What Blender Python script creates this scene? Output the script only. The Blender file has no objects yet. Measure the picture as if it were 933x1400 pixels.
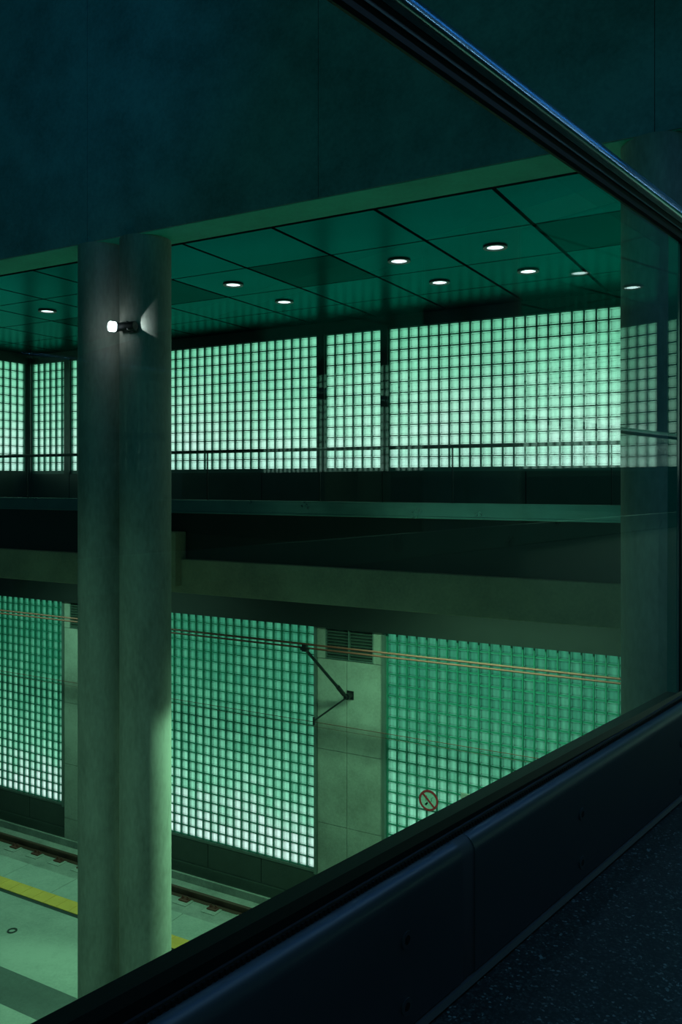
import bpy, math, random
from math import sin, cos, pi, radians
random.seed(7)
C = bpy.context.scene.collection
sc = bpy.context.scene
E = 8.4                      # eye height above the track slab
def Z(v): return v + E       # heights below are measured from the eye
W = 14.2                     # far wall plane
PER = 6.97                   # structural bay
C0 = -7.77                   # centre of a narrow bay

# ------------------------------------------------------------------ materials
class NT:
    def __init__(s, name):
        s.m = bpy.data.materials.new(name); s.m.use_nodes = True
        s.t = s.m.node_tree; s.t.nodes.clear()
        s.out = s.n('ShaderNodeOutputMaterial')
    def n(s, typ, ins=None, **kw):
        nd = s.t.nodes.new(typ)
        for k, v in kw.items(): setattr(nd, k, v)
        for k, v in (ins or {}).items():
            if hasattr(v, 'is_output') or isinstance(v, bpy.types.NodeSocket): s.t.links.new(v, nd.inputs[k])
            else: nd.inputs[k].default_value = v
        return nd
    def math(s, op, a, b=0.0, c=None, clamp=False):
        nd = s.n('ShaderNodeMath', operation=op, use_clamp=clamp)
        for i, v in enumerate((a, b) if c is None else (a, b, c)):
            if isinstance(v, bpy.types.NodeSocket): s.t.links.new(v, nd.inputs[i])
            else: nd.inputs[i].default_value = v
        return nd.outputs[0]
    def ramp(s, fac, stops):
        nd = s.n('ShaderNodeValToRGB', {'Fac': fac})
        el = nd.color_ramp.elements
        while len(el) < len(stops): el.new(0.5)
        for e_, (p, c) in zip(el, stops): e_.position = p; e_.color = (*c, 1)
        return nd.outputs['Color']
    def done(s, sh): s.t.links.new(sh, s.out.inputs['Surface']); return s.m

def rgb(r, g, b):
    f = lambda v: (v/255/12.92) if v/255 <= .04045 else ((v/255+.055)/1.055)**2.4
    return (f(r), f(g), f(b))

def concrete(name, c1, c2, scale=1.2, rough=.75, streak=0.0, bump=.15, spec=.3, fine=26.0):
    k = NT(name)
    tc = k.n('ShaderNodeTexCoord').outputs['Object']
    mp = k.n('ShaderNodeMapping', {'Vector': tc, 'Scale': (1, 1, .35 if streak else 1)}).outputs[0]
    a = k.n('ShaderNodeTexNoise', {'Vector': mp, 'Scale': scale, 'Detail': 8.0, 'Roughness': .65}).outputs['Fac']
    b = k.n('ShaderNodeTexNoise', {'Vector': mp, 'Scale': fine, 'Detail': 4.0}).outputs['Fac']
    f = k.math('ADD', k.math('MULTIPLY', a, .75), k.math('MULTIPLY', b, .25))
    col = k.ramp(f, [(.36, c2), (.60, c1)])
    bp = k.n('ShaderNodeBump', {'Height': b, 'Strength': bump, 'Distance': .01}).outputs[0]
    p = k.n('ShaderNodeBsdfPrincipled', {'Base Color': col, 'Roughness': rough, 'Normal': bp, 'Specular IOR Level': spec})
    return k.done(p.outputs[0])

def metal(name, col, rough=.35, metallic=.8, bump=0.0, spec=.5):
    k = NT(name)
    tc = k.n('ShaderNodeTexCoord').outputs['Object']
    nz = k.n('ShaderNodeTexNoise', {'Vector': tc, 'Scale': 3.0, 'Detail': 5.0}).outputs['Fac']
    r = k.math('MULTIPLY_ADD', nz, .16, rough-.08)
    c = k.ramp(nz, [(.3, tuple(v*.82 for v in col)), (.7, col)])
    ins = {'Base Color': c, 'Roughness': r, 'Metallic': metallic, 'Specular IOR Level': spec}
    if bump: ins['Normal'] = k.n('ShaderNodeBump', {'Height': nz, 'Strength': bump, 'Distance': .01}).outputs[0]
    return k.done(k.n('ShaderNodeBsdfPrincipled', ins).outputs[0])

def emit(name, col, st):
    k = NT(name)
    return k.done(k.n('ShaderNodeEmission', {'Color': (*col, 1), 'Strength': st}).outputs[0])

def schlick(k, ior):
    g = k.n('ShaderNodeNewGeometry')
    d = k.n('ShaderNodeVectorMath', {0: g.outputs['Normal'], 1: g.outputs['Incoming']}, operation='DOT_PRODUCT').outputs['Value']
    f0 = ((ior-1)/(ior+1))**2
    q = k.math('POWER', k.math('SUBTRACT', 1.0, k.math('ABSOLUTE', d), clamp=True), 5.0)
    return k.math('MULTIPLY_ADD', q, 1-f0, f0, clamp=True)

def glass(name, tint, ior=1.5, extra=0.0, dirt=0.0):
    k = NT(name)
    fr = schlick(k, ior)
    tr = k.n('ShaderNodeBsdfTransparent', {'Color': (*tint, 1)}).outputs[0]
    gl = k.n('ShaderNodeBsdfGlossy', {'Color': (.9, 1, .96, 1), 'Roughness': 0.0}).outputs[0]
    m = k.n('ShaderNodeMixShader', {0: fr, 1: tr, 2: gl}).outputs[0]
    return k.done(m)

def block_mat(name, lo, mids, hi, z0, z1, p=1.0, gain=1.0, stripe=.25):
    """Backlit moulded glass: painted emission varies block by block and is strongest
    at the foot, standing in for lamps that are not modelled."""
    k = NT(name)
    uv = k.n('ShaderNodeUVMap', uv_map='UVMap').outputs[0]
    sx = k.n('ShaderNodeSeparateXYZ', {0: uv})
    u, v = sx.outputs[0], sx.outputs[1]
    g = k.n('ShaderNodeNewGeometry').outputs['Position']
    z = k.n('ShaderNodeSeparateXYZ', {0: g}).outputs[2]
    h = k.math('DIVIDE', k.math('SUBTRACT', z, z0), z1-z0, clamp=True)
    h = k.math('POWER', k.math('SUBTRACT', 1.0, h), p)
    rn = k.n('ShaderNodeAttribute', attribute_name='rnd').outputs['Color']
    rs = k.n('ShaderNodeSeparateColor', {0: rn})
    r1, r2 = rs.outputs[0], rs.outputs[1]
    # cloudy variation painted into the emission
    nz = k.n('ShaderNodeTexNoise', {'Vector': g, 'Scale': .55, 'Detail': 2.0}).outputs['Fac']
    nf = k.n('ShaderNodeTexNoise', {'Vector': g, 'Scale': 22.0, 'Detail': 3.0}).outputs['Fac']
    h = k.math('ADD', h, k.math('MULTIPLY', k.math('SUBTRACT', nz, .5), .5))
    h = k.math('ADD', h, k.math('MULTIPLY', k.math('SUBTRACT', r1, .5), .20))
    # inside a block: edge shade and refraction stripes painted into the emission
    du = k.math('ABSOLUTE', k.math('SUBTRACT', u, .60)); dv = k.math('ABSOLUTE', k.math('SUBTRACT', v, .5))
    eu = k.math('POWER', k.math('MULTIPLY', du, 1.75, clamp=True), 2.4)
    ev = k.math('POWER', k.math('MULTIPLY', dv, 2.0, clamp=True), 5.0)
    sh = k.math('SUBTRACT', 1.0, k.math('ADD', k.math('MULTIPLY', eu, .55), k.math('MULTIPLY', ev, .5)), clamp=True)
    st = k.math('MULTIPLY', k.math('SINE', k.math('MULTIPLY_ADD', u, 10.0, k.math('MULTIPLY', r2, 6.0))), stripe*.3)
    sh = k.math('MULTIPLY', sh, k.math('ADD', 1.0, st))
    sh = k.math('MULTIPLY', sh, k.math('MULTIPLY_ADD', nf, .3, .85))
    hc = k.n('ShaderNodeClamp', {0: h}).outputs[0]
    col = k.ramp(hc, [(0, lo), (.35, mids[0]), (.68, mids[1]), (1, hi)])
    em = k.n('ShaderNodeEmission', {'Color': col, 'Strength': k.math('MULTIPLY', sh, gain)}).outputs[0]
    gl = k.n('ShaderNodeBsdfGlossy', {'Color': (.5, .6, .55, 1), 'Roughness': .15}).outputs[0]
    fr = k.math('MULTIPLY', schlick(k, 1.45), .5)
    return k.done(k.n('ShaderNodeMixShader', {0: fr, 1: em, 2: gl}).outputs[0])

def granite(name):
    k = NT(name)
    tc = k.n('ShaderNodeTexCoord').outputs['Object']
    v1 = k.n('ShaderNodeTexVoronoi', {'Vector': tc, 'Scale': 380.0})
    cell = k.n('ShaderNodeSeparateColor', {0: v1.outputs['Color']}).outputs[0]
    nz = k.n('ShaderNodeTexNoise', {'Vector': tc, 'Scale': 70.0, 'Detail': 6.0}).outputs['Fac']
    f = k.math('ADD', k.math('MULTIPLY', cell, .7), k.math('MULTIPLY', nz, .3))
    col = k.ramp(f, [(.0, (.016, .018, .018)), (.60, (.035, .04, .04)), (.80, (.07, .085, .085)), (.86, (.26, .32, .32))])
    p = k.n('ShaderNodeBsdfPrincipled', {'Base Color': col, 'Roughness': .42, 'Specular IOR Level': .35})
    return k.done(p.outputs[0])

M = {}
M['beam']   = concrete('beam_concrete', (.22, .34, .34), (.12, .20, .20), 1.3, .8, 0, .25)
M['col']    = concrete('column_concrete', (.40, .38, .33), (.22, .21, .18), 1.6, .6, 1, .08)
M['pier']   = concrete('pier_concrete', (.42, .43, .38), (.27, .28, .24), 1.3, .75, 0, .1)
M['plat']   = concrete('platform_concrete', (.50, .52, .46), (.32, .35, .31), .8, .6, 0, .08)
M['band']   = concrete('dark_platform_band', (.13, .15, .14), (.085, .1, .095), 1.2, .5, 0, .05)
M['slab']   = concrete('track_slab_concrete', (.44, .45, .40), (.26, .28, .25), 1.6, .8, 0, .15)
M['mezz']   = concrete('mezzanine_beam_concrete', (.34, .31, .21), (.22, .20, .14), 1.0, .8, 0, .15)
M['rail']   = metal('rusty_rail', (.11, .055, .035), .6, .3)
M['clip']   = metal('rusty_clip', (.16, .05, .035), .6, .2)
M['black']  = metal('black_metal', (.012, .014, .015), .4, .3)
M['dark']   = metal('dark_cladding', (.085, .11, .095), .42, .35)
M['fascia'] = metal('dark_fascia', (.014, .018, .017), .5, .2)
M['frame']  = metal('panel_frame_metal', (.20, .27, .24), .40, .5)
M['steel']  = metal('stainless_steel', (.45, .47, .47), .22, 1.0)
M['tube']   = metal('polished_tube', (.32, .44, .46), .19, 1.0)
M['shoe']   = metal('brushed_shoe', (.22, .42, .40), .3, .9)
M['panel']  = metal('slate_panel_metal', (.095, .115, .135), .36, .35)
M['joint'] = metal('slate_joint', (.11, .12, .14), .55, .2)
M['slat'] = metal('vent_slat', (.075, .11, .09), .5, .2)
M['rubber'] = metal('black_gasket', (.006, .007, .008), .55, 0.0)
def ceil_mat(name, col, tint, rough):
    k = NT(name)
    tc = k.n('ShaderNodeTexCoord').outputs['Object']
    nz = k.n('ShaderNodeTexNoise', {'Vector': tc, 'Scale': .8, 'Detail': 3.0}).outputs['Fac']
    c = k.ramp(nz, [(.3, tuple(v*.75 for v in col)), (.7, col)])
    p = k.n('ShaderNodeBsdfPrincipled', {'Base Color': c, 'Roughness': rough, 'Metallic': 1.0, 'Specular Tint': (*tint, 1)})
    return k.done(p.outputs[0])
M['ceil']   = ceil_mat('ceiling_metal_green', (.022, .125, .125), (.20, .62, .58), .27)
M['ceil2']  = ceil_mat('ceiling_metal_green_dark', (.015, .090, .090), (.15, .45, .42), .28)
M['grid']   = metal('block_joint', (.02, .22, .15), .5, 0.0)
M['wire']   = metal('copper_wire', (.13, .028, .016), .7, .0)
M['yellow'] = concrete('yellow_tactile', (1.0, .56, .10), (.85, .46, .08), 3.0, .6, 0, .05)
M['edge']   = concrete('dark_joint_strip', (.05, .06, .055), (.03, .04, .035), 2.0)
M['granite'] = granite('dark_speckled_granite')
M['glass']  = glass('balustrade_glass', (.93, .99, .975), 1.52)
M['gedge']  = metal('green_glass_edge', (.05, .22, .20), .15, 0.0)
M['glassf'] = glass('far_glass', (.93, .985, .97), 1.45)
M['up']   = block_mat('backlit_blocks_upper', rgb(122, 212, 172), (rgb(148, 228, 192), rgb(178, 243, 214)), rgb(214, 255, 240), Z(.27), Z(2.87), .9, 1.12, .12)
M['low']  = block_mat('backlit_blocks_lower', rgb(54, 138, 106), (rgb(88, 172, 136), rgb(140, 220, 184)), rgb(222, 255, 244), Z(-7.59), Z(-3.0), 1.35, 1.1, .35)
M['lamp'] = emit('downlight_lens', (.78, 1.0, 1.0), 3.0)
M['spot'] = emit('spot_lens', (.85, .95, 1.0), 15.0)
M['red']  = metal('sign_red', (.42, .03, .04), .5, 0.0)
M['white'] = metal('sign_white', (.42, .62, .55), .5, 0.0)

# ------------------------------------------------------------------ geometry
class MB:
    def __init__(s): s.v = []; s.f = []; s.uv = None; s.smooth = False
    def box(s, x0, x1, y0, y1, z0, z1):
        b = len(s.v)
        s.v += [(x, y, z) for z in (z0, z1) for y in (y0, y1) for x in (x0, x1)]
        s.f += [tuple(b+i for i in q) for q in ((0,2,3,1),(4,5,7,6),(0,1,5,4),(2,6,7,3),(0,4,6,2),(1,3,7,5))]
        return s
    def prof(s, pts, y0, y1, axis='y', close=True):
        """extrude a closed (a,z) outline along an axis"""
        b = len(s.v); n = len(pts)
        for t in (y0, y1):
            s.v += [((a, t, z) if axis == 'y' else (t, a, z)) for a, z in pts]
        for i in range(n if close else n-1):
            j = (i+1) % n; s.f.append((b+i, b+j, b+n+j, b+n+i))
        if close: s.f += [tuple(b+i for i in reversed(range(n))), tuple(b+n+i for i in range(n))]
        return s
    def tube(s, p, q, r, n=12, r2=None):
        from mathutils import Vector
        p, q = Vector(p), Vector(q); d = (q-p).normalized()
        a = Vector((0, 0, 1)) if abs(d.z) < .9 else Vector((1, 0, 0))
        u = d.cross(a).normalized(); w = d.cross(u); b = len(s.v)
        for c, rr in ((p, r), (q, r if r2 is None else r2)):
            for i in range(n):
                t = 2*pi*i/n; s.v.append(tuple(c + u*rr*cos(t) + w*rr*sin(t)))
        for i in range(n):
            j = (i+1) % n; s.f.append((b+i, b+j, b+n+j, b+n+i))
        s.f += [tuple(b+i for i in reversed(range(n))), tuple(b+n+i for i in range(n))]
        return s
    def ring(s, c, r0, r1, z0, z1, n=24, axis='z'):
        b = len(s.v)
        for (r, z) in ((r0, z0), (r1, z0), (r1, z1), (r0, z1)):
            for i in range(n):
                t = 2*pi*i/n
                if axis == 'z': s.v.append((c[0]+r*cos(t), c[1]+r*sin(t), c[2]+z))
                elif axis == 'y': s.v.append((c[0]+r*cos(t), c[1]+z, c[2]+r*sin(t)))
                else: s.v.append((c[0]+z, c[1]+r*cos(t), c[2]+r*sin(t)))
        for k in range(4):
            for i in range(n):
                j = (i+1) % n; l = (k+1) % 4
                s.f.append((b+k*n+i, b+k*n+j, b+l*n+j, b+l*n+i))
        return s
    def build(s, name, mat, parent=None, smooth=False, bevel=0.0, **props):
        me = bpy.data.meshes.new(name); me.from_pydata(s.v, [], s.f); me.update()
        import bmesh
        bm = bmesh.new(); bm.from_mesh(me); bmesh.ops.recalc_face_normals(bm, faces=bm.faces); bm.to_mesh(me); bm.free()
        if smooth:
            me.polygons.foreach_set('use_smooth', [True]*len(me.polygons))
        o = bpy.data.objects.new(name, me); C.objects.link(o)
        me.materials.append(M[mat])
        if smooth:
            md = o.modifiers.new('split', 'EDGE_SPLIT'); md.split_angle = radians(35)
        if bevel:
            md = o.modifiers.new('bevel', 'BEVEL'); md.width = bevel; md.segments = 2
        if parent: o.parent = parent
        for k_, v_ in props.items(): o[k_] = v_
        return o

def empty(name, loc, label, cat, group=None, rz=0.0):
    o = bpy.data.objects.new(name, None); C.objects.link(o)
    o.location = loc; o.rotation_euler.z = rz; o.empty_display_size = .2
    o['label'] = label; o['category'] = cat
    if group: o['group'] = group
    return o
ST = {'kind': 'structure'}

# ------------------------------------------------------------------ structure
XL, XR = -24.0, 24.0
# wall behind the light boxes
MB().box(XL, XR, W+.16, W+.5, Z(-8.4), Z(3.4)).build('wall_back', 'dark', **ST)
MB().box(-17.1, -16.86, 9.0, W+.16, Z(-.55), Z(3.4)).build('wall_left', 'dark', **ST)

# deep concrete beam over the columns, with shallow formwork joints
mb = MB()
js = sorted([-8.24+3.485*k for k in range(-4, 9)])
xs = [XL]+js+[XR]
for a, b in zip(xs, xs[1:]):
    mb.box(a+.003, b-.003, 7.90, 8.50, Z(3.10), Z(7.4))
mb.box(XL, XR, 7.93, 8.47, Z(3.12), Z(7.38))
mb.build('concrete_beam', 'beam', kind='structure')
MB().box(XL, XR, -8, 7.9, Z(7.4), Z(7.6)).build('ceiling', 'fascia', kind='structure')

M['soffit'] = concrete('soffit_painted_glow', (.05, .62, .48), (.035, .46, .35), 1.1, .7, 0, .15)  # green light from the glass blocks painted into the concrete colour
MB().box(XL, XR, 7.92, 8.48, Z(3.094), Z(3.115)).build('beam_soffit_glow', 'soffit', kind='structure')  # thin sheet under the beam carrying the painted green light
# metal ceiling of square panels
cx0 = -2.99; P = 1.406
GY = [8.55, 9.97, 11.39, 12.81, 14.16]
ml, md_ = MB(), MB()
random.seed(3)
dark_cells = {(-2, 1), (1, 1), (-4, 1), (-6, 2)}
for i in range(-11, 16):
    for j in range(4):
        x0, x1 = cx0+P*(i-1)+.026, cx0+P*i-.026
        if x1 < -16.8 or x0 > 22: continue
        x0 = max(x0, -16.8)
        y0, y1 = GY[j]+.017, GY[j+1]-.017
        (md_ if (i, j) in dark_cells else ml).box(x0, x1, y0, y1, Z(3.10), Z(3.13))
ml.build('ceiling_panels', 'ceil', kind='structure')
md_.build('ceiling_panels_dark', 'ceil2', kind='structure')
MB().box(-16.8, 22.5, 8.5, 14.3, Z(3.16), Z(3.3)).build('ceiling_void', 'black', kind='structure')

# mezzanine: floor, fascia, beam, soffit
MB().box(XL, XR, 11.5, W+.1, Z(-.75), Z(-.55)).build('floor_mezzanine', 'fascia', kind='structure')
MB().box(XL, XR, 11.42, 11.5, Z(-1.33), Z(-.5)).build('trim_1', 'fascia', kind='structure')
MB().box(XL, XR, 11.30, 11.85, Z(-1.90), Z(-1.32)).build('mezzanine_beam', 'mezz', bevel=.01, kind='structure')
MB().box(XL, XR, 11.85, W+.1, Z(-1.95), Z(-1.75)).build('mezzanine_soffit', 'fascia', kind='structure')
MB().box(XL, XR, 13.98, W+.12, Z(-2.79), Z(-1.80)).build('trim_2', 'fascia', kind='structure')
MB().box(-10.25, -9.545, 11.14, 11.42, Z(-1.77), Z(-.85)).build('beam_corbel', 'mezz', bevel=.01, kind='structure')

# dark cladding under the upper blocks (joints in the mesh)
mb = MB(); a = -16.8
jx = [-15.38, -12.63, -9.88, -7.13, -4.38, -1.63, 1.12, 3.87, 6.62, 9.37, 12.12, 14.87, 17.62]
for b in jx+[XR]:
    mb.box(a+.01, b-.01, W-.02, W+.1, Z(-.55), Z(.20)); a = b
mb.build('baseboard_back', 'dark', kind='structure')
MB().box(-16.8, XR, W, W+.12, Z(.19), Z(.27)).build('trim_3', 'frame', kind='structure')
MB().box(-16.8, XR, W-.03, W+.12, Z(2.87), Z(3.095)).build('trim_4', 'dark', kind='structure')
MB().box(-16.86, -16.74, 10.0, 14.16, Z(-.55), Z(.27)).build('baseboard_left', 'dark', kind='structure')
MB().box(-16.86, -16.72, 10.0, 14.16, Z(2.87), Z(3.095)).build('trim_5', 'dark', kind='structure')

# lower wall cladding
mb = MB(); a = XL; x = C0-.76-1.37*11
while x < 10:
    if a < x: mb.box(a+.008, x-.008, W-.01, W+.12, Z(-8.16), Z(-7.66))
    a = x; x += 1.37
mb.build('baseboard_track', 'dark', kind='structure')
MB().box(XL, 10, W-.05, W+.12, Z(-8.4), Z(-8.17)).build('trim_6', 'dark', kind='structure')

# lower piers with panel joints
def pier(k, n):
    c = C0+PER*k; x0, x1 = c-.76, c+.65
    mb = MB(); g = .006; xm = c-.10
    zs = [-8.4, -7.9, -6.62, -5.18, -3.42]
    for a, b in ((x0, xm), (xm, x1)):
        for z0, z1 in zip(zs, zs[1:]):
            mb.box(a+g, b-g, W-.06, W+.14, Z(z0)+g, Z(z1)-g)
    mb.box(x0, c-.58, W-.06, W+.14, Z(-3.42)+g, Z(-2.6)); mb.box(c+.47, x1, W-.06, W+.14, Z(-3.42)+g, Z(-2.6))
    mb.box(x0+.01, x1-.01, W-.04, W+.14, Z(-8.4), Z(-3.44))
    mb.build('concrete_pier', 'pier', kind='structure')
    lb = {0: 'dark louvred vent above the bare concrete pier between lit block panels',
          -1: 'dark louvred vent just left of the front column, top of the far left pier'}[n] if n in (0, -1) else {1: 'dark louvred vent on the pier hidden behind the right hand column', -2: 'dark louvred vent on the pier beyond the left picture edge'}[n]
    v = empty('louvre_vent', (c-.055, W-.03, Z(-3.41)), lb, 'vent')
    s = MB()
    s.box(-.525, .525, .10, .14, 0, .8); s.build('backing', 'black', v)
    s = MB(); s.box(-.525, -.50, -.03, .12, 0, .8); s.box(.50, .525, -.03, .12, 0, .8); s.box(-.5, .5, -.03, .12, 0, .02); s.build('frame', 'frame', v)
    s = MB(); s.box(-.012, .012, -.05, .02, 0, .8); s.build('mullion', 'frame', v)
    s = MB()
    for q in range(13):
        z = .05+q*.06
        s.prof([(-.02, z-.017), (-.014, z-.017), (.09, z+.028), (.084, z+.034), (-.02, z+.003)], -.5, .5, axis='x')
    s.build('slats', 'slat', v)
for k in (-2, -1, 0, 1): pier(k, k)

# ------------------------------------------------------------------ glass block panels
PIT = .2
def block_panel(nc, nr, mat, loc, rz, label, group, fr=.0):
    root = empty('glass_block_panel', loc, label, 'glass block wall', group, rz)
    # blocks: shallow pillowed faces, one UV square per block
    v, f, uvs, rn = [], [], [], []
    hw = PIT/2-.009
    for c in range(nc):
        for r in range(nr):
            cx, cz = (c+.5)*PIT, (r+.5)*PIT; b = len(v)
            rr = (random.random(), random.random())
            pts = [(-1,-1,.012),(1,-1,.012),(1,1,.012),(-1,1,.012),(-.8,-.8,0),(.8,-.8,0),(.8,.8,0),(-.8,.8,0)]
            v += [(cx+hw*p[0], .035+p[2], cz+hw*p[1]) for p in pts]
            for q in ((4,5,6,7),(0,1,5,4),(1,2,6,5),(2,3,7,6),(3,0,4,7)):
                f.append(tuple(b+i for i in q)); uvs += [((pts[i][0]+1)/2, (pts[i][1]+1)/2) for i in q]; rn += [(*rr, 0, 1)]*4
    me = bpy.data.meshes.new('glass_blocks'); me.from_pydata(v, [], f)
    ul = me.uv_layers.new(name='UVMap'); at = me.color_attributes.new('rnd', 'FLOAT_COLOR', 'CORNER')
    ul.data.foreach_set('uv', [t for u in uvs for t in u]); at.data.foreach_set('color', [t for q in rn for t in q])
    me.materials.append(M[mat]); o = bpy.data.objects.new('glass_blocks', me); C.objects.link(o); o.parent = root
    g = MB(); w, h = nc*PIT, nr*PIT
    for c in range(nc+1): g.box(c*PIT-.011, c*PIT+.011, -.008, .05, 0, h)
    for r in range(nr+1): g.box(0, w, .007, .05, r*PIT-.009, r*PIT+.009)
    g.build('joint_grid', 'grid', root)
    if fr:
        g = MB(); g.box(-fr, -.011, -.085, .1, -.06, h); g.box(w+.011, w+fr, -.085, .1, -.06, h); g.box(-fr, w+fr, -.02, .1, -.06, -.009)
        g.build('frame', 'frame', root)
    return root

GU, GL = 'backlit glass block panels of the upper gallery', 'backlit glass block panels beside the track'
random.seed(11)
lab_w = {-1: 'wide upper glass block panel between front column and first dark mullion to its right',
         0: 'wide upper glass block panel filling the right half, ending at right column'}
lab_n = {-1: 'narrow upper glass block panel mostly hidden behind the left edge of the front column',
         0: 'narrow six block wide upper panel between two dark mullions'}
for k in (-1, 0, 1, 2, 3):
    c = C0+PER*k
    nn = '' if k < 1 else ['narrow upper glass block panel seen only mirrored beside the pane joint', 'narrow upper glass block panel further right, only mirrored in the near glass', 'narrow upper glass block panel furthest right, only mirrored in the near glass'][k-1]
    ww = '' if k < 1 else ['wide upper glass block panel behind the right column and mirrored at the pane joint', 'wide upper glass block panel further right, only mirrored in the near glass', 'wide upper glass block panel furthest right, only mirrored in the near glass'][k-1]
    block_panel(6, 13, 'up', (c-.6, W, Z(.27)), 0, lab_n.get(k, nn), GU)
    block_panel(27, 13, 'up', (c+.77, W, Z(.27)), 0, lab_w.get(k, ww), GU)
    lm = {-1: 'dark metal mullion behind the front column', 0: 'dark mullion right of the wide upper block panel beside the front column'}.get(k, 'dark mullion between upper block panels at the far right')
    for j, (a, b) in enumerate(((c-.80, c-.60), (c+.60, c+.77))):
        mb = MB(); mb.box(a+.012, b-.012, W-.05, W+.1, Z(.2), Z(2.9))
        mb.build('mullion_trim', 'dark', kind='structure')
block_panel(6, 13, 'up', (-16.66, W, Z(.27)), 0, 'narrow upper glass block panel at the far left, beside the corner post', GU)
MB().box(-16.86, -16.67, W-.06, W+.1, Z(-.55), Z(3.09)).build('corner_trim', 'dark', kind='structure')
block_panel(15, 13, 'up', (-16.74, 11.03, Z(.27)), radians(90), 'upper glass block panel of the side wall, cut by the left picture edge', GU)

for k in (-2, -1, 0, 1):
    c = C0+PER*k
    lb = {-2: 'tall track side glass block panel left of the front column, cut by the left edge',
          -1: 'tall track side glass block panel between front column and concrete pier',
          0: 'tall track side glass block panel right of the pier, carrying the round sign',
          1: 'tall track side glass block panel hidden behind the right column'}[k]
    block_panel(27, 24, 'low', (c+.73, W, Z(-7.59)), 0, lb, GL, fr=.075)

# ------------------------------------------------------------------ columns
def column(x, label):
    mb = MB(); n = 64; zs = [Z(-7.8), Z(-4.7), Z(-4.694), Z(-1.6), Z(-1.594), Z(.33), Z(.336), Z(3.1)]
    b = 0
    for z in zs:
        for i in range(n):
            t = 2*pi*i/n; mb.v.append((x+.325*cos(t), 8.2+.325*sin(t), z))
    for q in range(len(zs)-1):
        for i in range(n):
            j = (i+1) % n; mb.f.append((q*n+i, q*n+j, (q+1)*n+j, (q+1)*n+i))
    o = mb.build('concrete_column', 'col', smooth=True)
    o['label'] = label; o['category'] = 'column'; o['kind'] = 'thing'
    return o
column(-8.26, 'round concrete column, left and rear one of the front pair')
column(-7.52, 'round concrete column, right one of the front pair, green light down its edge')
column(-1.29, 'round concrete column at the right behind the pane joint')
column(-.55, 'round concrete column paired with the right hand one, just beyond the right picture edge')
column(5.68, 'round concrete column far right, seen only mirrored, left of its pair')
column(6.42, 'round concrete column far right, seen only mirrored, right of its pair')

# ------------------------------------------------------------------ downlights
def downlight(x, y, label):
    r = empty('downlight', (x, y, Z(3.10)), label, 'ceiling light', 'round downlights in the metal ceiling')
    MB().ring((0, 0, 0), .110, .160, -.019, .004, 32).build('trim_ring', 'black', r, smooth=True)
    mb = MB(); mb.tube((0, 0, -.006), (0, 0, .0), .118, 32); mb.build('lens', 'lamp', r)
    return r
downlight(-12.14, 10.68, 'lit downlight alone in the ceiling left of the columns')
downlight(-7.98, 10.68, 'lit downlight nearest the front column, nearer of its two')
downlight(-7.98, 12.13, 'lit downlight above the narrow upper panel, near the block wall')
downlight(-5.11, 10.68, 'front left downlight of the group of four at right')
downlight(-5.11, 12.13, 'rear left downlight of the group of four at right')
downlight(-3.71, 10.68, 'front right downlight of the group of four, largest in view')
downlight(-3.71, 12.13, 'rear right downlight of the group of four')
downlight(6.3, 10.9, 'downlight mirrored in the near glass beside the ceiling rib')
downlight(6.3, 12.33, 'downlight mirrored in the near glass over the right column')

# ------------------------------------------------------------------ far balustrade
jn = [-16.62]+[-2.37+2.23*k for k in range(-6, 2)]+[1.2]
bal = empty('glass_balustrade', (0, 11.40, Z(-.5)), 'long glass balustrade with dark handrail along the far gallery', 'railing')
MB().prof([(.025*cos(t*pi/8), 1.02+.028*sin(t*pi/8)) for t in range(16)], -16.68, 1.2, axis='x').build('handrail', 'dark', bal, smooth=True)
mb = MB(); mb.box(-16.68, 1.2, -.035, .035, -.0, .20); mb.box(-16.68, 1.2, -.045, .045, -.03, .005)
mb.build('base_shoe', 'shoe', bal, bevel=.006)
for a, b in zip(jn, jn[1:]):
    MB().box(a+.008, b-.008, -.006, .006, .20, 1.0).build('glass_pane', 'glassf', bal)
for a in jn: MB().box(a-.007, a+.007, -.012, .012, .0, 1.0).build('joint_strip', 'fascia', bal)

# ------------------------------------------------------------------ platform and track
mb = MB()
mb.box(XL, 12, 3.0, 8.50, Z(-8.1), Z(-7.8)); mb.box(XL, 12, 9.16, 10.84, Z(-8.1), Z(-7.8))
mb.box(XL, 12, 3.0, 11.2, Z(-8.2), Z(-8.1))
mb.build('floor', 'plat', kind='structure')
MB().box(XL, 12, 8.50, 9.16, Z(-8.1), Z(-7.801)).build('floor_dark_band', 'band', kind='structure')
MB().box(XL, 12, 10.84, 10.93, Z(-8.1), Z(-7.806)).build('floor_edge_strip', 'edge', kind='structure')
mb = MB(); x = -14.07-1.35*7
while x < 10:
    mb.box(x+.006, x+1.344, 11.26, 11.90, Z(-8.1), Z(-7.8)); x += 1.35
mb.box(XL, 12, 11.2, 11.88, Z(-8.1), Z(-7.812))
mb.build('platform_coping', 'plat', kind='structure')
ty = MB(); x = -20.0
while x < -2:
    ty.box(x+.004, x+.32, 10.935, 11.255, Z(-8.05), Z(-7.797)); x += .324
o = ty.build('tactile_strip', 'yellow'); o['label'] = 'yellow tactile paving strip along the platform edge'; o['category'] = 'tactile paving'
o = MB().ring((0, 0, 0), .055, .085, 0, .012, 28).build('drain_ring', 'edge', None, smooth=True)
o.location = (-12.22, 9.98, Z(-7.8)); o['label'] = 'small dark ring set in the platform floor left of the columns'; o['category'] = 'floor ring'

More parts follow.
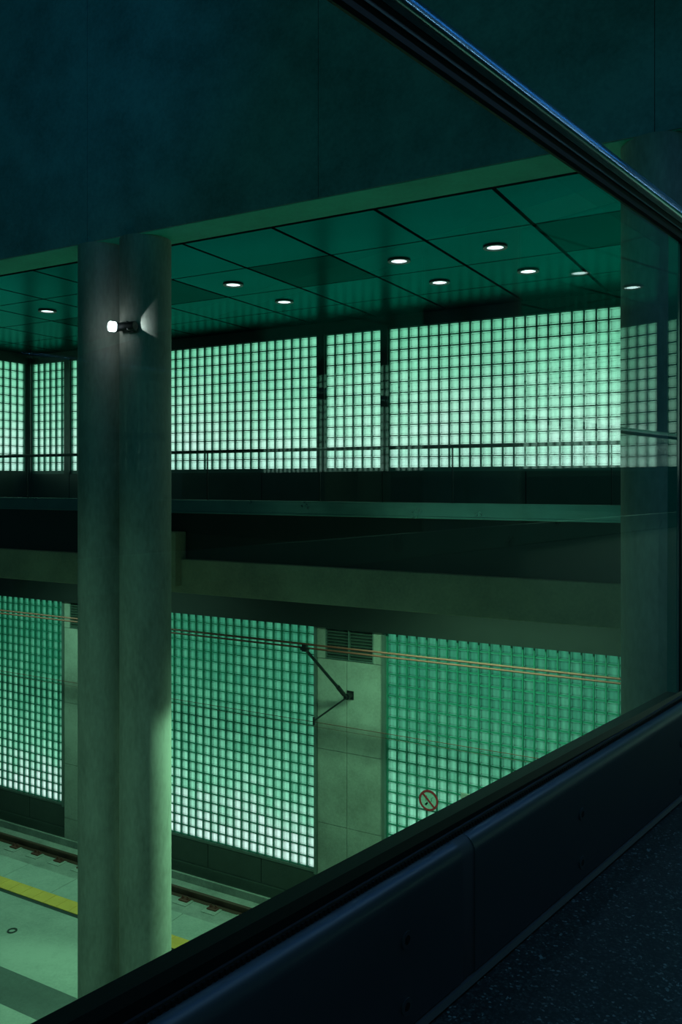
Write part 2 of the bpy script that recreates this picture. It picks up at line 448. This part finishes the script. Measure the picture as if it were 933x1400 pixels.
mb = MB()
mb.box(XL, 12, 11.0, 13.86, Z(-8.7), Z(-8.4)); mb.box(XL, 12, 14.10, W+.16, Z(-8.7), Z(-8.39)); mb.box(XL, 12, 13.8, 14.2, Z(-8.7), Z(-8.58))
mb.build('track_slab', 'slab', kind='structure')
MB().box(XL, 12, 13.86, 14.10, Z(-8.58), Z(-8.56)).build('floor_drain_channel', 'dark', kind='structure')
def rail(y, label):
    pr = [(-.075, 0), (.075, 0), (.075, .012), (.012, .03), (.01, .11), (.036, .125), (.036, .155), (.026, .162), (-.026, .162), (-.036, .155), (-.036, .125), (-.01, .11), (-.012, .03), (-.075, .012)]
    mb = MB().prof(pr, XL, 12, axis='x'); o = mb.build('track_rail', 'rail', None)
    o.location = (0, y, Z(-8.4)); o['label'] = label; o['category'] = 'rail'; o['group'] = 'rails of the track'
rail(13.37, 'brown steel running rail along the foot of the lit wall')
rail(11.87, 'brown steel running rail hidden under the platform edge')
names = ['cut by the left picture edge', 'second from the left picture edge', 'third from the left picture edge', 'half hidden at the left of the front column',
         'hidden behind the front columns, leftmost', 'hidden behind the front columns, second', 'hidden behind the front columns, third', 'hidden behind the front columns, last',
         'just right of the front column', 'second to the right of the front column', 'at the near frame, right of the column', 'hidden below the near frame']
for i in range(12):
    x = -16.09+.715*(i-0)
    r = empty('rail_fastener', (x, 13.37, Z(-8.4)), 'rusty rail fastening on its pad, ' + names[i], 'rail fastening', 'rail fastenings along the track')
    MB().box(-.17, .17, -.33, -.078, .0, .016).build('pad', 'slab', r, bevel=.004)
    MB().box(-.11, .11, -.22, -.078, .016, .045).build('clamp_plate', 'clip', r, bevel=.006)
    for dx in (-.06, .06):
        m2 = MB(); m2.tube((dx, -.14, .045), (dx, -.14, .10), .016, 8); m2.tube((dx, -.14, .05), (dx, -.14, .07), .03, 6); m2.build('bolt', 'clip', r)

# ------------------------------------------------------------------ overhead line
def wire(y, z, r, label, sag=0.0):
    mb = MB(); mb.tube((XL, y, Z(z)), (12, y, Z(z)), r, 8)
    o = mb.build('overhead_wire', 'wire'); o['label'] = label; o['category'] = 'wire'; o['group'] = 'overhead line wires'
wire(12.70, -2.86, .017, 'upper of the two thick reddish overhead wires')
wire(12.72, -2.93, .017, 'lower of the two thick reddish overhead wires')
wire(13.03, -4.32, .006, 'thin reddish wire low across the lit block panels')
wire(13.03, -4.40, .003, 'faint dark cable just under the thin red wire')
ca = empty('wire_bracket', (-7.79, W-.06, Z(-4.06)), 'dark V shaped tube bracket on the pier holding the overhead wires', 'bracket')
mb = MB(); mb.tube((0, 0, 0), (0, -.16, 0), .06, 14); mb.box(-.07, .07, -.02, .0, -.08, .08); mb.tube((0, -.12, 0), (0, -.22, .0), .035, 12)
mb.build('wall_mount', 'black', ca)
mb = MB(); mb.tube((0, -.20, .02), (-.12, -1.48, 1.14), .030, 12, .026); mb.tube((-.005, -.26, .07), (-.02, -.46, .25), .042, 12); mb.build('upper_arm', 'black', ca)
mb = MB(); mb.tube((0, -.20, -.02), (-.11, -1.15, -.22), .017, 10); mb.build('lower_arm', 'black', ca)
mb = MB(); mb.tube((-.19, -1.48, 1.12), (-.03, -1.48, 1.12), .03, 10); mb.box(-.15, -.07, -1.51, -1.45, 1.08, 1.20); mb.build('wire_clamp', 'black', ca)
mb = MB(); mb.tube((-.12, -1.15, -.16), (-.12, -1.15, -.30), .022, 10); mb.build('wire_clip', 'black', ca)

# ------------------------------------------------------------------ no smoking sign
sg = empty('no_smoking_sign', (-6.18, W-.03, Z(-5.78)), 'round no smoking sign, red ring and slash, on the lit glass blocks', 'sign')
mb = MB(); mb.tube((0, 0, 0), (0, -.012, 0), .185, 40); mb.build('disc', 'white', sg)
MB().ring((0, 0, 0), .152, .19, -.018, -.004, 40, axis='y').build('red_ring', 'red', sg)
mb = MB(); L = .16; d = .7071; w_ = .016
mb.v = [(p[0]*d*1.0, yy, p[1]) for yy in (-.0175, -.0135) for p in ()]
b0 = [(-L*d-w_*d, L*d-w_*d), (-L*d+w_*d, L*d+w_*d), (L*d+w_*d, -L*d+w_*d), (L*d-w_*d, -L*d-w_*d)]
mb = MB(); mb.v = [(a, -.019, c) for a, c in b0]+[(a, -.011, c) for a, c in b0]
mb.f = [(0,1,2,3),(7,6,5,4),(0,4,5,1),(1,5,6,2),(2,6,7,3),(3,7,4,0)]; mb.build('red_slash', 'red', sg)
mb = MB(); b0 = [(-.075, -.075), (-.03, -.03), (-.01, -.055), (-.05, -.098)]
mb.v = [(a, -.016, c) for a, c in b0]+[(a, -.011, c) for a, c in b0]
mb.f = [(0,1,2,3),(7,6,5,4),(0,4,5,1),(1,5,6,2),(2,6,7,3),(3,7,4,0)]; mb.build('cigarette', 'black', sg)
for ox in (0, .03):
    mb = MB()
    pts = [(-.055+ox, -.02), (-.06+ox, .02), (-.03+ox, .05), (-.04+ox, .09)]
    if ox: pts = [(.01, -.03), (.06, .0), (.05, .045), (.085, .07)]
    for p, q in zip(pts, pts[1:]): mb.tube((p[0], -.0135, p[1]), (q[0], -.0135, q[1]), .004, 6)
    mb.build('smoke_line', 'frame', sg)
o = MB().box(-.09, .09, -.04, -.012, -.09, .09).build('blank_plate', 'pier', None, bevel=.006)
o.location = (-5.47, W-.0, Z(-5.62)); o['label'] = 'small dull square plate on the lit blocks, right of the sign'; o['category'] = 'plate'

# ------------------------------------------------------------------ spotlight between the front columns
sp = empty('spotlight', (-7.43, 7.81, Z(1.93)), 'small double ended spotlight with glaring lens high on the front column pair', 'spotlight')
mb = MB(); mb.tube((-.09, -.02, 0), (.10, .0, 0), .055, 20); mb.build('housing', 'black', sp, smooth=True)
mb = MB(); mb.tube((-.20, -.04, 0), (-.09, -.02, 0), .062, 20, .05); mb.build('lamp_head', 'black', sp, smooth=True)
mb = MB(); mb.tube((-.205, -.12, 0), (-.185, -.06, 0), .062, 24); mb.build('lens', 'spot', sp, smooth=True)
mb = MB(); mb.box(-.06, .05, .03, .08, -.07, .07); mb.build('mounting_bracket', 'black', sp, bevel=.01)
for s_ in (-1, 1):
    mb = MB(); mb.tube((.02, -.02, .045*s_), (.02, -.06, .045*s_), .012, 10); mb.build('screw', 'steel', sp)

# ------------------------------------------------------------------ near balustrade (local x towards the camera, y along the run)
A = radians(-10.3)
nx, ny = -cos(A), -sin(A)
D_G = .519
nb = empty('near_balustrade', (nx*D_G, ny*D_G, Z(-.55)), 'tall glass balustrade in front with polished top tube and slate panel skirt', 'railing', None, A)
T0, T1 = -4.0, 11.3
def zf(v): return v+.55
joints = [1.578+1.4*k for k in range(-4, 8)]
for a, b in zip(joints, joints[1:]):
    MB().box(-.008, .008, a+.006, b-.006, zf(-.39), zf(.480)).build('glass_pane', 'glass', nb)
for a in joints:
    MB().box(-.010, .010, a-.0075, a+.0065, zf(-.366), zf(.476)).build('joint_seal', 'rubber', nb)
    MB().box(-.0086, .0086, a-.022, a-.0076, zf(-.366), zf(.476)).build('pane_edge', 'gedge', nb)
# top: channel + tube
mb = MB()
mb.prof([(.012, zf(.452)), (.016, zf(.455)), (.016, zf(.484)), (.012, zf(.487)), (-.0085, zf(.487)), (-.0085, zf(.476)), (.0082, zf(.476)), (.0082, zf(.452))], T0, T1)
mb.build('top_channel', 'rubber', nb)
MB().box(.0165, .0185, T0, T1, zf(.468), zf(.4705)).build('channel_lip', 'frame', nb)
def arc(cx, cz, r, a0, a1, n):
    return [(cx+r*cos(radians(a0+(a1-a0)*q/n)), zf(cz)+r*sin(radians(a0+(a1-a0)*q/n))) for q in range(n+1)]
mb = MB()
mb.prof([(.008, zf(.481)), (.0172, zf(.4815))]+arc(.0105, .4925, .012, -40, 14, 12)+arc(-.0308, .4823, .0545, 14, 58, 14)[1:]+[(-.012, zf(.529)), (-.012, zf(.4865))], T0, T1)
mb.build('top_rail', 'tube', nb, smooth=True)
# bottom: sill, ribbed gasket, panel skirt
mb = MB()
mb.prof([(-.0085, zf(-.363)), (.010, zf(-.363)), (.014, zf(-.371)), (.014, zf(-.385)), (.010, zf(-.387)), (.010, zf(-.44)), (-.0085, zf(-.44))], T0, T1)
mb.build('sill_channel', 'black', nb)
mb = MB()
y = -.4
mb.prof([(.010, zf(-.384)), (.016, zf(-.386)), (.018, zf(-.391)), (.010, zf(-.394))], T0, T1)
while y < 4.0:
    mb.box(.012, .0185, y, y+.003, zf(-.3925), zf(-.3875)); y += .006
mb.build('ribbed_gasket', 'rubber', nb)
for o_ in list(bpy.data.objects):
    if o_.parent == nb and not o_.name.startswith('ribbed'): o_.rotation_euler.x = -.0105   # the glazing runs very slightly downhill
pj = [.800+.822*k for k in range(-6, 13)]
def skirt(R, x):
    out = [(x-R+R*sin(t*pi/12), zf(-.392)-R+R*cos(t*pi/12)) for t in range(7)]
    return [(.012, zf(-.396)), (.018, zf(-.392))]+out+[(x, zf(-.538)), (x-.002, zf(-.542)), (.012, zf(-.542))]
for a, b in zip(pj, pj[1:]):
    MB().prof(skirt(.018, .035), a+.013, b-.013).build('skirt_panel', 'panel', nb, smooth=True)
for a in pj:
    MB().prof(skirt(.018, .0338), a-.0128, a+.0128).build('skirt_joint', 'joint', nb, smooth=True)
mb = MB(); mb.prof([(.0, 0), (.037, 0), (.040, .003), (.037, .008), (.0, .008)], T0, T1); mb.build('floor_trim', 'joint', nb)
ts = [.682+.411*k for k in range(-2, 4)]
for t in ts:
    for zz in (-.451, -.517):
        mb = MB(); mb.ring((.0352, t, zf(zz)), .0045, .0085, -.001, .0012, 24, axis='x')
        c = mb.build('screw_cap', 'panel', nb, smooth=True)
        mb = MB(); mb.tube((.034, t, zf(zz)), (.0362, t, zf(zz)), .0042, 6); mb.build('hex_socket', 'black', c)

# gallery floor on our side
def poly(name, pts, z0, z1, mat):
    mb = MB(); n = len(pts)
    mb.v = [(x, y, z0) for x, y in pts]+[(x, y, z1) for x, y in pts]
    mb.f = [tuple(reversed(range(n))), tuple(range(n, 2*n))]+[(i, (i+1) % n, n+(i+1) % n, n+i) for i in range(n)]
    return mb.build(name, mat, kind='structure')
def L2W(lx, ly):
    return (nx*D_G+lx*cos(A)-ly*sin(A), ny*D_G+lx*sin(A)+ly*cos(A))
poly('floor_gallery', [L2W(-.03, T0), L2W(-.03, T1+.1), L2W(3.0, T1+.6), L2W(3.0, T0)], Z(-.85), Z(-.55), 'granite')
# opposite glass balustrade of the gallery (mirrored in the near pane)
b2 = empty('gallery_balustrade', (*L2W(3.05, 0), Z(-.55)), 'second glass balustrade of the near gallery, its handrail mirrored at right', 'railing', None, A)
mb = MB(); mb.tube((0, 2.0, 1.12), (0, T1, 1.12), .038, 16); mb.build('handrail', 'tube', b2, smooth=True)
for q in range(5):
    MB().box(-.006, .006, 2+q*1.85+.01, 2+(q+1)*1.85-.01, .06, 1.08).build('glass_pane', 'glassf', b2)
MB().box(-.03, .03, 2.0, T1, 0, .18).build('base_shoe', 'shoe', b2)

# ------------------------------------------------------------------ lights
def area(name, loc, rot, sx, sy, col, pw, spread=None):
    l = bpy.data.lights.new(name, 'AREA'); l.shape = 'RECTANGLE'; l.size = sx; l.size_y = sy; l.color = col; l.energy = pw
    if spread: l.spread = spread
    o = bpy.data.objects.new(name, l); C.objects.link(o); o.location = loc; o.rotation_euler = rot; return o
def point(name, loc, col, pw, r=.05):
    l = bpy.data.lights.new(name, 'POINT'); l.color = col; l.energy = pw; l.shadow_soft_size = r
    o = bpy.data.objects.new(name, l); C.objects.link(o); o.location = loc; return o
def spot(name, loc, tgt, col, pw, ang, blend=.3, r=.05):
    from mathutils import Vector
    l = bpy.data.lights.new(name, 'SPOT'); l.color = col; l.energy = pw; l.spot_size = radians(ang); l.spot_blend = blend; l.shadow_soft_size = r
    o = bpy.data.objects.new(name, l); C.objects.link(o); o.location = loc
    o.rotation_euler = (Vector(tgt)-Vector(loc)).to_track_quat('-Z', 'Y').to_euler(); return o
# unseen cool lights added over the near gallery for highlights and fill
area('rail_highlight_strip', (*L2W(1.25, 5.6), Z(3.4)), (0, 0, A), .07, 8.5, (.28, .62, 1.0), 26)  # added strip for the pale highlight along rail and skirt
area('rail_blue_highlight_strip', (*L2W(.15, 5.6), Z(4.2)), (0, 0, A), .12, 8.5, (.03, .30, 1.0), 12)  # added strip for the deeper blue line on the top rail
area('skirt_fill', (*L2W(2.8, -1.9), Z(1.4)), (0, radians(75), A+radians(-35)), 1.2, 2.0, (.30, .62, 1.0), 4)  # unseen fill added to brighten the dark skirt panels
area('beam_blue_fill', (-1.5, -3.0, Z(5.2)), (radians(62), 0, radians(18)), 1.5, .6, (.03, .50, 1.0), 18)  # unseen fill added to make the beam bluer
spot('blue_wash', (-4.5, 0.5, Z(4.5)), (-9.2, 7.9, Z(6.2)), (.02, .36, 1.0), 150, 60, 1.0, .3)  # unseen spot added to tint the beam's upper left
area('hall_fill_light', (-4.5, -6.0, Z(4.0)), (radians(84), 0, 0), 9.0, 3.0, (.06, .95, .75), 70)
for x, y in ((-12.14, 10.68), (-7.98, 12.13), (-5.11, 10.68), (-3.71, 12.13)):
    spot('downlight_beam', (x, y, Z(3.05)), (x, y, Z(0)), (.6, 1.0, .85), 12, 100, .6)
point('spotlight_glow', (-7.66, 7.68, Z(1.93)), (.8, .95, 1.0), .06, .02)
# unseen fills added under the mezzanine and the gallery to lift the platform
area('platform_fill', (-4.6, 12.12, Z(-2.05)), (0, 0, 0), 4.0, .15, (.40, 1.0, .56), 240)
area('platform_fill', (-14.0, 12.12, Z(-2.05)), (0, 0, 0), 5.0, .15, (.40, 1.0, .64), 130)
area('underfloor_fill', (-8.0, 3.0, Z(-1.5)), (radians(20), 0, 0), 8.0, .3, (.40, 1.0, .62), 90)  # added fill for the nearer part of the platform
spot('column_edge_fill', (-4.6, 11.1, Z(-2.15)), (-7.45, 8.3, Z(-5.4)), (.40, 1.0, .58), 950, 60, .35, .1)  # unseen spot added to brighten the front column's lower right edge
spot('spotlight_side_beam', (-7.32, 7.77, Z(1.93)), (-7.22, 7.98, Z(1.99)), (.8, .95, 1.0), 3.5, 74, .1, .01)

w = bpy.data.worlds.new('world'); sc.world = w; w.use_nodes = True
bg = w.node_tree.nodes['Background']; bg.inputs[0].default_value = (.010, .035, .045, 1); bg.inputs[1].default_value = .35

# ------------------------------------------------------------------ camera
cd = bpy.data.cameras.new('camera'); cam = bpy.data.objects.new('camera', cd); C.objects.link(cam)
cam.location = (0, 0, E); cam.rotation_euler = (radians(90), 0, radians(29.5))
cd.sensor_fit = 'AUTO'; cd.sensor_width = 36; cd.lens = 1156/1400*36; cd.shift_y = -40.5/1400; cd.clip_start = .02
sc.camera = cam
sc.view_settings.view_transform = 'Standard'; sc.view_settings.look = 'None'
sc.view_settings.exposure = 0; sc.view_settings.gamma = 1
sc.cycles.max_bounces = 8; sc.cycles.transparent_max_bounces = 16
sc.cycles.use_denoising = True
